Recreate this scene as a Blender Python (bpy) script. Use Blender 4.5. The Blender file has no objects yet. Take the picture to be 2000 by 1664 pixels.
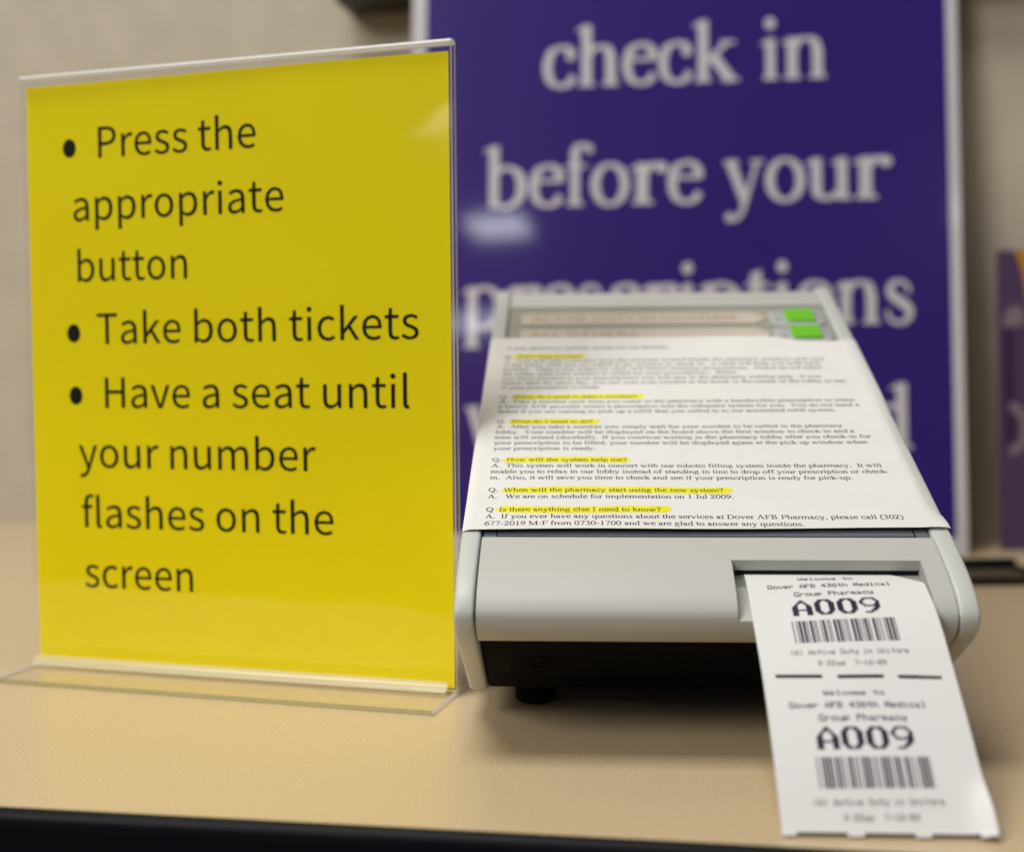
import bpy, bmesh, math, random
from mathutils import Matrix, Vector
from mathutils.geometry import delaunay_2d_cdt

MM = 0.001
sc = bpy.context.scene
COL = sc.collection

# ------------------------------------------------------------------ camera
cam_d = bpy.data.cameras.new('camera')
cam = bpy.data.objects.new('camera', cam_d)
COL.objects.link(cam)
pitch, roll = 0.0359, -0.0055
fw = Vector((0, math.cos(pitch), -math.sin(pitch)))
up0 = Vector((0, math.sin(pitch), math.cos(pitch)))
rt0 = Vector((1, 0, 0))
rt = math.cos(roll) * rt0 + math.sin(roll) * up0
up = -math.sin(roll) * rt0 + math.cos(roll) * up0
M = Matrix.Identity(4)
for i in range(3):
    M[i][0] = rt[i]; M[i][1] = up[i]; M[i][2] = -fw[i]
M[2][3] = 138.06 * MM
cam.matrix_world = M
cam_d.sensor_fit = 'HORIZONTAL'
cam_d.sensor_width = 36.0
cam_d.lens = 2283.3 / 2000 * 36.0
cam_d.clip_start = 0.02
cam_d.clip_end = 60
cam_d.dof.use_dof = True
cam_d.dof.focus_distance = 0.462
cam_d.dof.aperture_fstop = 4.6
cam_d.dof.aperture_blades = 0
sc.camera = cam

# ------------------------------------------------------------------ light
world = bpy.data.worlds.new('World')
sc.world = world
world.use_nodes = True
bg = world.node_tree.nodes['Background']
bg.inputs[0].default_value = (0.92, 0.95, 1.0, 1)
bg.inputs[1].default_value = 0.05

def ceiling_or_fill_lamp(loc, sx, sy, watts, color, aim=None):
    d = bpy.data.lights.new('ceiling_or_fill_lamp', 'AREA')
    d.shape = 'RECTANGLE'; d.size = sx; d.size_y = sy
    d.energy = watts; d.color = color
    o = bpy.data.objects.new('ceiling_or_fill_lamp', d)
    o.location = loc
    if aim is not None:
        o.rotation_euler = (Vector(aim) - Vector(loc)).to_track_quat('-Z', 'Y').to_euler()
    COL.objects.link(o)
    return o
WARM = (1.0, 0.975, 0.935)
ceiling_or_fill_lamp((-0.50, 0.16, 2.1), 1.0, 0.75, 29, WARM)          # the fitting over the left of the counter
ceiling_or_fill_lamp((-2.3, -1.7, 2.15), 1.2, 1.2, 60, WARM, (0, .5, .1))     # frontal fill, added to brighten the yellow sheet, poster and wall
ceiling_or_fill_lamp((-0.97 - .38, -2.6 - 1.3, 2.2), 0.32, 0.32, 5, (.93, .97, 1.0))   # fittings farther back in the room
ceiling_or_fill_lamp((-2.02, -5.69, 2.2), 0.5, 0.5, 8, (.93, .97, 1.0))
ceiling_or_fill_lamp((1.24, -4.05, 2.2), 0.4, 0.4, 8, (.93, .97, 1.0))
ceiling_or_fill_lamp((-5.4, -7.3, 2.2), 0.6, 0.6, 3.6, WARM)

sc.view_settings.view_transform = 'Standard'
sc.view_settings.look = 'None'
sc.view_settings.exposure = 0.21
sc.view_settings.gamma = 1.0
sc.view_settings.use_curve_mapping = False
sc.render.engine = 'CYCLES'
sc.cycles.use_denoising = True
sc.cycles.max_bounces = 12
sc.cycles.transparent_max_bounces = 24

# ------------------------------------------------------------------ materials
def mat(name, color, rough=0.5, spec=0.5, noise=None, bump=None, coat=0.0, coat_rough=.1):
    """noise = (scale, second colour, low, high); bump = (scale, strength, distance)"""
    m = bpy.data.materials.new(name); m.use_nodes = True
    nt = m.node_tree; b = nt.nodes['Principled BSDF']
    b.inputs['Base Color'].default_value = (*color, 1)
    b.inputs['Roughness'].default_value = rough
    b.inputs['Specular IOR Level'].default_value = spec
    b.inputs['Coat Weight'].default_value = coat
    b.inputs['Coat Roughness'].default_value = coat_rough
    tc = nt.nodes.new('ShaderNodeTexCoord')
    if noise:
        n = nt.nodes.new('ShaderNodeTexNoise'); n.inputs['Scale'].default_value = noise[0]
        n.inputs['Detail'].default_value = 6
        nt.links.new(tc.outputs['Object'], n.inputs['Vector'])
        r = nt.nodes.new('ShaderNodeValToRGB')
        r.color_ramp.elements[0].position = noise[2]; r.color_ramp.elements[0].color = (*color, 1)
        r.color_ramp.elements[1].position = noise[3]; r.color_ramp.elements[1].color = (*noise[1], 1)
        nt.links.new(n.outputs['Fac'], r.inputs['Fac'])
        nt.links.new(r.outputs['Color'], b.inputs['Base Color'])
    if bump:
        n = nt.nodes.new('ShaderNodeTexNoise'); n.inputs['Scale'].default_value = bump[0]
        n.inputs['Detail'].default_value = 3
        nt.links.new(tc.outputs['Object'], n.inputs['Vector'])
        u = nt.nodes.new('ShaderNodeBump'); u.inputs['Strength'].default_value = bump[1]
        u.inputs['Distance'].default_value = bump[2]
        nt.links.new(n.outputs['Fac'], u.inputs['Height'])
        nt.links.new(u.outputs['Normal'], b.inputs['Normal'])
    return m

def clear_mat(name, tint, rough, white=0.0, white_col=(.8, .8, .8), wav=None):
    m = bpy.data.materials.new(name); m.use_nodes = True
    nt = m.node_tree; nt.nodes.remove(nt.nodes['Principled BSDF'])
    out = nt.nodes['Material Output']
    t = nt.nodes.new('ShaderNodeBsdfTransparent'); t.inputs[0].default_value = (*tint, 1)
    g = nt.nodes.new('ShaderNodeBsdfGlossy'); g.inputs['Roughness'].default_value = rough
    f = nt.nodes.new('ShaderNodeFresnel'); 
    IOR = 1.38
    geo = nt.nodes.new('ShaderNodeNewGeometry'); ior = nt.nodes.new('ShaderNodeMapRange')   # both sides of a thin sheet reflect alike
    ior.inputs['To Min'].default_value = IOR; ior.inputs['To Max'].default_value = 1 / IOR
    nt.links.new(geo.outputs['Backfacing'], ior.inputs['Value']); nt.links.new(ior.outputs['Result'], f.inputs['IOR'])
    mx = nt.nodes.new('ShaderNodeMixShader')
    nt.links.new(f.outputs[0], mx.inputs[0])
    src = t
    if white:
        dd = nt.nodes.new('ShaderNodeBsdfDiffuse'); dd.inputs[0].default_value = (*white_col, 1)
        tl = nt.nodes.new('ShaderNodeBsdfTranslucent'); tl.inputs[0].default_value = (*white_col, 1)
        d = nt.nodes.new('ShaderNodeMixShader'); d.inputs[0].default_value = .5     # white colour stands in for light carried inside the sheet
        nt.links.new(dd.outputs[0], d.inputs[1]); nt.links.new(tl.outputs[0], d.inputs[2])
        m2 = nt.nodes.new('ShaderNodeMixShader'); m2.inputs[0].default_value = white
        nt.links.new(t.outputs[0], m2.inputs[1]); nt.links.new(d.outputs[0], m2.inputs[2]); src = m2
    nt.links.new(src.outputs[0], mx.inputs[1]); nt.links.new(g.outputs[0], mx.inputs[2])
    if wav:
        tc = nt.nodes.new('ShaderNodeTexCoord')
        n = nt.nodes.new('ShaderNodeTexNoise'); n.inputs['Scale'].default_value = wav[0]
        nt.links.new(tc.outputs['Object'], n.inputs['Vector'])
        u = nt.nodes.new('ShaderNodeBump'); u.inputs['Strength'].default_value = 1.0
        u.inputs['Distance'].default_value = wav[1]
        nt.links.new(n.outputs['Fac'], u.inputs['Height'])
        nt.links.new(u.outputs['Normal'], g.inputs['Normal'])
    nt.links.new(mx.outputs[0], out.inputs[0])
    return m

MT = dict(
    laminate=mat('tan_laminate', (.63, .49, .30), .34, .5, noise=(800, (.56, .43, .258), .42, .62), bump=(700, .15, .0003)),
    edge=mat('black_edge_band', (.005, .005, .008), .45, .14),
    carcass=mat('counter_carcass', (.02, .018, .02), .6, .3),
    wall=mat('wall_covering', (.51, .45, .355), .9, .2, noise=(26, (.46, .405, .318), .35, .68), bump=(420, .6, .002)),
    plastic=mat('pale_grey_plastic', (.51, .508, .47), .5, .5, bump=(2600, .12, .0002)),
    cheek=mat('pale_cheek_plastic', (.56, .572, .54), .42, .5, bump=(2600, .10, .0002)),
    olive=mat('olive_grey_plastic', (.33, .33, .26), .5, .4, bump=(2600, .12, .0002)),
    deck_shade=mat('shaded_grey_plastic', (.13, .14, .165), .45, .4),  # darker deck colour, shade under the notice painted in
    groove=mat('dark_groove', (.012, .012, .018), .6, .2),
    black=mat('black_plastic', (.005, .0047, .0047), .75, .06, bump=(1800, .2, .0003)),
    rubber=mat('black_rubber', (.007, .007, .008), .8, .1),
    bezel=mat('silver_bezel', (.42, .43, .43), .35, .5),
    green=mat('green_button', (.15, .52, .015), .5, .5),
    label=mat('label_card', (.55, .49, .41), .55, .4),
    label_ink=mat('label_ink', (.34, .28, .18), .6, .3),
    paper=mat('white_paper', (.78, .765, .73), .75, .25, noise=(60, (.75, .735, .70), .3, .7)),
    thermal=mat('thermal_paper', (.75, .74, .725), .5, .35),
    ink=mat('black_ink', (.012, .011, .014), .6, .3),
    faint=mat('faded_ink', (.17, .15, .16), .6, .3),
    purple_ink=mat('thermal_ink', (.022, .012, .035), .5, .3),
    marker=mat('yellow_highlighter', (.78, .72, .02), .7, .2, noise=(300, (.86, .82, .06), .3, .7)),
    marker_ink=mat('highlighted_ink', (.10, .085, .004), .6, .3),
    yellow=mat('yellow_paper', (1.0, .84, .0), .6, .1, noise=(14, (.965, .80, .0), .3, .7)),
    yellow_ink=mat('toner', (.010, .011, .003), .6, .1),
    clear=clear_mat('clear_acrylic', (.992, .992, .985), .06, wav=(16, .0009)),
    clear_base=clear_mat('clear_acrylic_base', (.995, .995, .985), .02),
    bright_edge=clear_mat('acrylic_edge_glow', (.97, .97, .95), .15, .88, (.97, .96, .95)),  # clear edge coloured white for the light piped through it
    dim_edge=clear_mat('acrylic_edge_dim', (.66, .68, .58), .1, .4, (.50, .50, .40)),  # same clear edge, coloured darker where it shows less light
    weld=clear_mat('lit_acrylic_weld', (.97, .97, .88), .2, .5, (.97, .93, .76)),  # weld whitened for the light it reflects
    poster=mat('purple_print', (.032, .0125, .165), .3, .2, noise=(5, (.028, .0105, .145), .3, .7), coat=.6, coat_rough=.055),
    poster_white=mat('poster_white', (.55, .52, .55), .3, .25, coat=.6, coat_rough=.055),
    foam=mat('foam_board', (.62, .60, .57), .7, .3),
    board=mat('dark_frame', (.02, .017, .012), .5, .4),
    cork=mat('cork_panel', (.30, .19, .10), .9, .2, noise=(220, (.2, .12, .06), .35, .65)),
    flyer=mat('lavender_print', (.075, .038, .095), .35, .5),
    flyer_yellow=mat('amber_print', (.45, .23, .0), .35, .5),
    flyer_dark=mat('plum_print', (.03, .012, .05), .35, .5),
    flyer_pale_glare=mat('pale_print_and_glare', (.20, .15, .18), .35, .5),  # pale printing, and the painted reflection on the flyer
    tray=mat('dark_tray', (.010, .010, .011), .45, .4),
    tray_floor=mat('brown_tray_liner', (.10, .07, .04), .7, .3),
    see=clear_mat('clear_underside', (1, 1, 1), .02),
)

for n_ in MT['see'].node_tree.nodes:
    if n_.type == 'MAP_RANGE': n_.inputs['To Min'].default_value = n_.inputs['To Max'].default_value = 1.001

# ------------------------------------------------------------------ mesh helpers (all lengths in mm)
class MB:
    def __init__(s): s.v = []; s.f = []; s.m = []
    def add(s, vs, fs, m=0):
        o = len(s.v); s.v += [tuple(v) for v in vs]
        for f in fs: s.f.append(tuple(i + o for i in f)); s.m.append(m)
    def box(s, x0, x1, y0, y1, z0, z1, m=0):
        vs = [(x, y, z) for z in (z0, z1) for y in (y0, y1) for x in (x0, x1)]
        s.add(vs, [(0, 2, 3, 1), (4, 5, 7, 6), (0, 1, 5, 4), (2, 6, 7, 3), (0, 4, 6, 2), (1, 3, 7, 5)], m)
    def prism(s, prof, x0, x1, m=0):
        """closed (y, z) outline swept along x"""
        n = len(prof)
        vs = [(x0, y, z) for y, z in prof] + [(x1, y, z) for y, z in prof]
        fs = [tuple(range(n))[::-1], tuple(range(n, 2 * n))]
        fs += [(i, (i + 1) % n, n + (i + 1) % n, n + i) for i in range(n)]
        s.add(vs, fs, m)
    def lathe(s, c, axis, rings, n=32, m=0):
        """rings = [(radius, height)] about axis 'x', 'y' or 'z' through c"""
        vs = []
        for r, h in rings:
            for k in range(n):
                a = 2 * math.pi * k / n; p, q = r * math.cos(a), r * math.sin(a)
                vs.append({'z': (c[0] + p, c[1] + q, c[2] + h), 'x': (c[0] + h, c[1] + p, c[2] + q),
                           'y': (c[0] + p, c[1] + h, c[2] - q)}[axis])
        fs = [tuple(range(n))[::-1], tuple(range((len(rings) - 1) * n, len(rings) * n))]
        for i in range(len(rings) - 1):
            for k in range(n):
                fs.append((i * n + k, i * n + (k + 1) % n, (i + 1) * n + (k + 1) % n, (i + 1) * n + k))
        s.add(vs, fs, m)
    def tube(s, pts, r, n=14, m=0):
        P = [Vector(p) for p in pts]; vs = []
        for i, p in enumerate(P):
            t = (P[min(i + 1, len(P) - 1)] - P[max(i - 1, 0)]).normalized()
            a = t.cross(Vector((0, 0, 1))).normalized(); b = t.cross(a)
            for k in range(n):
                g = 2 * math.pi * k / n
                vs.append(p + r * (math.cos(g) * a + math.sin(g) * b))
        fs = [tuple(range(n)), tuple(range((len(P) - 1) * n, len(P) * n))[::-1]]
        for i in range(len(P) - 1):
            for k in range(n):
                fs.append((i * n + k, (i + 1) * n + k, (i + 1) * n + (k + 1) % n, i * n + (k + 1) % n))
        s.add(vs, fs, m)
    def build(s, name, mats, parent=None, bevel=0, seg=2, smooth=True, angle=35):
        me = bpy.data.meshes.new(name)
        me.from_pydata([(x * MM, y * MM, z * MM) for x, y, z in s.v], [], s.f)
        for m in mats if isinstance(mats, (list, tuple)) else [mats]: me.materials.append(m)
        me.polygons.foreach_set('material_index', s.m)
        bm = bmesh.new(); bm.from_mesh(me)
        if bevel:
            bmesh.ops.remove_doubles(bm, verts=bm.verts, dist=1e-6)
            bmesh.ops.recalc_face_normals(bm, faces=bm.faces)
            es = [e for e in bm.edges if len(e.link_faces) == 2 and e.calc_face_angle(0) > math.radians(28)]
            bmesh.ops.bevel(bm, geom=es, offset=bevel * MM, segments=seg, profile=.5, affect='EDGES', clamp_overlap=True)
        if smooth:
            for f in bm.faces: f.smooth = True
            for e in bm.edges:
                if len(e.link_faces) == 2 and e.calc_face_angle(0) > math.radians(angle): e.smooth = False
        bm.to_mesh(me); bm.free()
        o = bpy.data.objects.new(name, me); COL.objects.link(o)
        if parent: o.parent = parent
        return o

def empty(name, loc, rot=None):
    o = bpy.data.objects.new(name, None); COL.objects.link(o)
    o.empty_display_size = .02
    m = Matrix.Translation(Vector(loc) * MM)
    if rot is not None: m = m @ rot
    o.matrix_world = m
    return o
def place(o, loc, rot=None):
    m = Matrix.Translation(Vector(loc) * MM)
    if rot is not None: m = m @ rot
    o.matrix_world = m
def tag(o, label, cat, group=None):
    o['label'] = label; o['category'] = cat
    if group: o['group'] = group
def rz(a): return Matrix.Rotation(a, 4, 'Z')
def rx(a): return Matrix.Rotation(a, 4, 'X')

# ------------------------------------------------------------------ lettering
# Sans outlines: character -> (advance, closed loops); capital height about 1027 units
SANS = {'A':(852,['6,0 136,0 235,314 611,314 709,0 846,0 497,1027 353,1027','268,416 318,574 420,922 426,922 529,574 578,416']),
'C':(894,['528,-18 651,-1 755,49 843,129 772,211 703,149 624,109 534,95 364,147 254,292 214,517 255,738 368,881 538,931 619,919 689,885 748,835 818,919 746,981 652,1027 536,1045 389,1021 264,953 166,843 104,695 81,513 103,329 165,182 260,73 383,5']),
'D':(964,['141,0 403,0 572,23 705,88 802,195 861,338 881,517 861,696 802,838 704,942 569,1005 398,1027 141,1027','270,106 270,922 387,922 588,875 708,738 748,517 708,295 588,155 387,106']),
'E':(825,['141,0 748,0 748,111 270,111 270,485 660,485 660,595 270,595 270,917 732,917 732,1027 141,1027']),
'F':(773,['141,0 270,0 270,461 662,461 662,570 270,570 270,917 732,917 732,1027 141,1027']),
'H':(1020,['141,0 270,0 270,485 749,485 749,0 880,0 880,1027 749,1027 749,597 270,597 270,1027 141,1027']),
'I':(410,['141,0 270,0 270,1027 141,1027']),
'L':(761,['141,0 720,0 720,111 270,111 270,1027 141,1027']),
'M':(1137,['141,0 258,0 258,569 241,871 246,871 329,637 524,104 611,104 804,637 887,871 892,871 875,569 875,0 996,0 996,1027 840,1027 644,478 573,263 567,263 493,478 297,1027 141,1027']),
'N':(1013,['141,0 263,0 263,539 248,860 254,860 364,648 738,0 871,0 871,1027 748,1027 748,493 766,168 759,168 648,380 273,1027 141,1027']),
'O':(1039,['520,-18 664,6 785,75 878,186 937,335 958,517 937,698 878,845 785,954 664,1022 520,1045 375,1022 254,954 161,845 102,698 81,517 102,335 161,186 254,75 375,6','520,95 358,148 252,294 214,517 252,738 358,881 520,931 681,881 787,738 825,517 787,294 681,148']),
'P':(887,['141,0 270,0 270,409 440,409 638,443 770,547 818,725 769,903 636,998 434,1027 141,1027','270,514 270,922 417,922 568,904 659,843 689,725 660,605 572,536 423,514']),
'R':(889,['270,539 270,922 443,922 579,904 663,846 692,739 663,628 579,561 443,539','704,0 850,0 590,450 711,504 792,600 821,739 774,909 648,999 462,1027 141,1027 141,0 270,0 270,436 455,436']),
'S':(835,['426,-18 611,21 732,125 775,273 746,401 671,487 563,548 417,611 338,648 273,701 246,783 270,862 337,913 438,931 527,920 605,887 672,836 739,919 657,984 555,1029 438,1045 272,1010 157,914 115,773 148,647 227,563 324,510 471,445 559,402 620,347 643,262 617,174 543,116 427,95 323,111 226,155 144,223 67,133 167,53 288,0']),
'T':(839,['354,0 485,0 485,917 796,917 796,1027 43,1027 43,917 354,917']),
'U':(1010,['506,-18 694,23 825,162 874,423 874,1027 749,1027 749,420 716,226 629,125 506,95 384,125 298,226 266,420 266,1027 137,1027 137,423 186,162 317,23']),
'V':(805,['329,0 479,0 805,1027 674,1027 508,471 409,132 403,132 304,471 137,1027 1,1027']),
'Y':(744,['307,0 436,0 436,398 745,1027 611,1027 479,737 375,511 370,511 269,737 136,1027 -1,1027 307,398']),
'a':(789,['304,-18 395,-3 479,36 556,91 560,91 571,0 676,0 676,468 650,633 564,741 413,780 296,764 195,726 115,681 164,592 230,632 307,662 392,674 488,646 536,575 549,482 284,429 132,337 83,197 112,81 190,7','340,85 272,97 224,136 206,206 238,292 346,356 549,396 549,185 478,130 410,97']),
'b':(866,['464,-18 626,30 747,170 794,392 759,597 657,732 492,780 407,766 326,727 252,674 258,810 258,1115 129,1115 129,0 231,0 242,78 248,78 318,27 391,-7','443,90 387,97 324,122 258,168 258,569 328,625 395,660 459,672 576,637 641,539 661,391 632,229 555,126']),
'c':(714,['429,-18 518,-7 601,26 675,77 619,164 567,126 507,99 440,88 317,125 234,226 204,380 236,533 320,635 444,672 500,664 550,641 595,606 660,690 601,735 528,767 438,780 256,733 124,596 73,380 120,164 247,29']),
'e':(776,['437,-18 532,-8 615,20 686,59 641,144 583,112 521,91 451,84 323,117 236,209 199,350 711,350 717,423 682,612 578,736 413,780 248,731 122,594 73,380 122,165 252,29','197,441 237,570 315,650 416,678 518,651 582,571 605,441']),
'f':(455,['46,657 150,657 150,0 277,0 277,657 438,657 438,761 277,761 277,881 289,963 325,1014 385,1031 471,1010 499,1109 371,1133 247,1102 174,1016 150,882 150,761 46,754']),
'h':(850,['129,0 258,0 258,552 328,616 393,655 465,668 547,647 594,581 609,465 609,0 737,0 737,482 712,645 635,746 504,780 408,763 326,717 252,653 258,810 258,1115 129,1115']),
'i':(385,['129,0 258,0 258,761 129,761','193,917 238,928 268,958 279,1003 268,1046 238,1075 193,1085 149,1075 120,1046 109,1003 120,958 149,928']),
'k':(773,['129,0 255,0 255,200 398,367 620,0 759,0 472,454 725,761 583,761 261,360 255,360 255,1115 129,1115']),
'l':(398,['263,-18 338,-7 319,91 293,88 275,94 262,111 258,143 258,1115 129,1115 129,151 143,59 186,2']),
'm':(1297,['129,0 258,0 258,552 325,617 389,655 448,668 528,647 574,581 590,465 590,0 717,0 717,552 786,617 849,655 909,668 989,647 1035,581 1050,465 1050,0 1178,0 1178,482 1153,645 1077,746 948,780 859,761 776,710 696,634 654,712 586,762 486,780 399,763 320,716 249,650 246,650 234,761 129,761']),
'n':(854,['129,0 258,0 258,552 328,616 393,655 465,668 547,647 594,581 609,465 609,0 737,0 737,482 712,645 635,746 504,780 408,763 324,716 249,650 246,650 234,761 129,761']),
'o':(849,['424,-18 598,29 726,164 776,380 726,596 598,733 424,780 250,733 123,596 73,380 123,164 250,29','424,88 309,125 232,226 204,380 232,533 309,635 424,672 540,635 618,533 646,380 618,226 540,125']),
'p':(868,['129,-321 258,-321 258,-63 254,70 323,22 394,-8 464,-18 626,30 747,170 794,392 759,597 657,732 492,780 405,765 323,726 249,672 246,672 234,761 129,761','443,90 387,97 324,122 258,168 258,569 328,625 395,660 459,672 576,637 641,539 661,391 632,229 555,126']),
'r':(543,['129,0 258,0 258,489 315,592 382,648 448,665 522,653 546,763 465,780 384,761 310,706 249,622 246,622 234,761 129,761']),
's':(655,['328,-18 479,13 572,94 604,207 568,322 482,392 373,438 292,471 232,511 209,570 224,625 271,665 350,681 413,672 470,648 522,613 584,693 518,737 439,768 349,780 207,751 118,674 87,564 121,458 203,390 308,345 390,311 455,265 482,200 465,140 416,97 332,81 248,93 175,124 106,172 45,87 126,33 222,-4']),
't':(528,['367,-18 508,10 483,106 396,85 327,103 290,152 279,231 279,657 486,657 486,761 279,761 279,975 172,975 158,761 38,754 38,657 151,657 151,235 171,102 239,14']),
'u':(850,['352,-18 447,-1 529,47 602,119 606,119 616,0 723,0 723,761 595,761 595,221 527,148 461,106 389,92 308,113 261,179 246,294 246,761 118,761 118,279 142,115 219,16']),
'v':(730,['293,0 443,0 711,761 585,761 441,328 371,104 364,104 294,328 151,761 18,761']),
'y':(730,['141,-328 271,-292 362,-199 426,-64 711,761 587,761 450,339 388,123 381,123 305,339 151,761 18,761 324,-1 307,-59 267,-143 211,-201 136,-223 77,-210 52,-312']),
}
SANS_CAP = 1027.0
def cdt(pts, edges, faces, loops=None):
    r = delaunay_2d_cdt([Vector(p) for p in pts], edges, faces, 1, 1e-4)
    vs = [tuple(v) for v in r[0]]; fs = []
    for f, org in zip(r[2], r[5]):
        if loops is None:
            if not org: continue                      # a counter between the strokes stays open
        else:
            cx = sum(vs[i][0] for i in f) / len(f); cy = sum(vs[i][1] for i in f) / len(f); wn = 0
            for L in loops:
                for (ax, ay), (bx_, by) in zip(L, L[1:] + L[:1]):
                    cr = (bx_ - ax) * (cy - ay) - (cx - ax) * (by - ay)
                    if ay <= cy < by and cr > 0: wn += 1
                    elif by <= cy < ay and cr < 0: wn -= 1
            if wn == 0: continue
        fs.append(tuple(f))
    return vs, fs
SANS_CACHE = {}
def sans_glyph(ch):
    if ch not in SANS_CACHE:
        adv, loops = SANS[ch]; pts = []; edges = []; LL = []
        for L in loops:
            q = [tuple(float(c) for c in p.split(',')) for p in L.split()]
            o = len(pts); pts += q; LL.append(q)
            edges += [(o + i, o + (i + 1) % len(q)) for i in range(len(q))]
        SANS_CACHE[ch] = (adv,) + cdt(pts, edges, [], LL)
    return SANS_CACHE[ch]

# Serif letters are drawn with a broad elliptical pen (thick uprights, thin horizontals), slab serifs and ball ends.
def catmull(P, k):
    out = []
    n = len(P)
    for i in range(n - 1):
        a, b, c, d = P[max(i - 1, 0)], P[i], P[i + 1], P[min(i + 2, n - 1)]
        for j in range(k):
            t = j / k
            out.append(tuple(.5 * (2 * b[e] + (c[e] - a[e]) * t + (2 * a[e] - 5 * b[e] + 4 * c[e] - d[e]) * t * t +
                                   (3 * b[e] - a[e] - 3 * c[e] + d[e]) * t ** 3) for e in range(len(b))))
    out.append(tuple(P[-1]))
    return out
class Pen:
    def __init__(s, S, H, k): s.S, s.H, s.k = S, H, k; s.polys = []
    def poly(s, *p): s.polys.append(list(p))
    def rect(s, x0, x1, y0, y1): s.poly((x0, y0), (x1, y0), (x1, y1), (x0, y1))
    def path(s, P, S=None, H=None, W=None):
        S = S or s.S; H = H or s.H
        if W: Q = catmull([(p[0], p[1], w) for p, w in zip(P, W)], s.k)
        else: Q = catmull(P, s.k)
        L = []
        for i, q in enumerate(Q):
            a, b = Q[max(i - 1, 0)], Q[min(i + 1, len(Q) - 1)]
            tx, ty = b[0] - a[0], b[1] - a[1]; l = math.hypot(tx, ty) or 1
            nx, ny = -ty / l, tx / l
            h = q[2] / 2 if W else math.hypot(S / 2 * nx, H / 2 * ny)
            L.append(((q[0] + nx * h, q[1] + ny * h), (q[0] - nx * h, q[1] - ny * h)))
        for a, b in zip(L, L[1:]): s.poly(a[0], b[0], b[1], a[1])
    def line(s, a, b, w): s.path([a, b], W=[w, w])
    def ell(s, cx, cy, rx_, ry):
        n = 8 * max(s.k // 2, 1) + 8
        rx_ -= 0; Q = [(cx + rx_ * math.cos(2 * math.pi * i / n), cy + ry * math.sin(2 * math.pi * i / n)) for i in range(n + 1)]
        k, s.k = s.k, 1; s.path(Q + [Q[1]]); s.k = k
    def dot(s, x, y, r):
        s.poly(*[(x + r * math.cos(i * math.pi / 5), y + r * math.sin(i * math.pi / 5)) for i in range(10)])
    def st(s, x, y0, y1, w=None):
        w = w or s.S; s.rect(x - w / 2, x + w / 2, y0, y1)
    def sf(s, x, y, l=75, r=75, d=1, w=None):
        """slab serif with small brackets; d=1 sits on y, d=-1 hangs from y"""
        w = (s.S if w is None else w) / 2; h = s.H * .85
        l += w - 40; r += w - 40
        y0, y1 = (y, y + h) if d > 0 else (y - h, y)
        s.rect(x - l, x + r, y0, y1)
        e = y1 if d > 0 else y0
        s.poly((x - l * .75, e), (x + r * .75, e), (x + w, e + d * 28), (x - w, e + d * 28))
    def flag(s, x, y):
        w = s.S / 2
        s.poly((x - w - 62, y - 46), (x + w, y + 6), (x + w, y - 60), (x - w, y - 70), (x - w - 62, y - 66))
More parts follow.
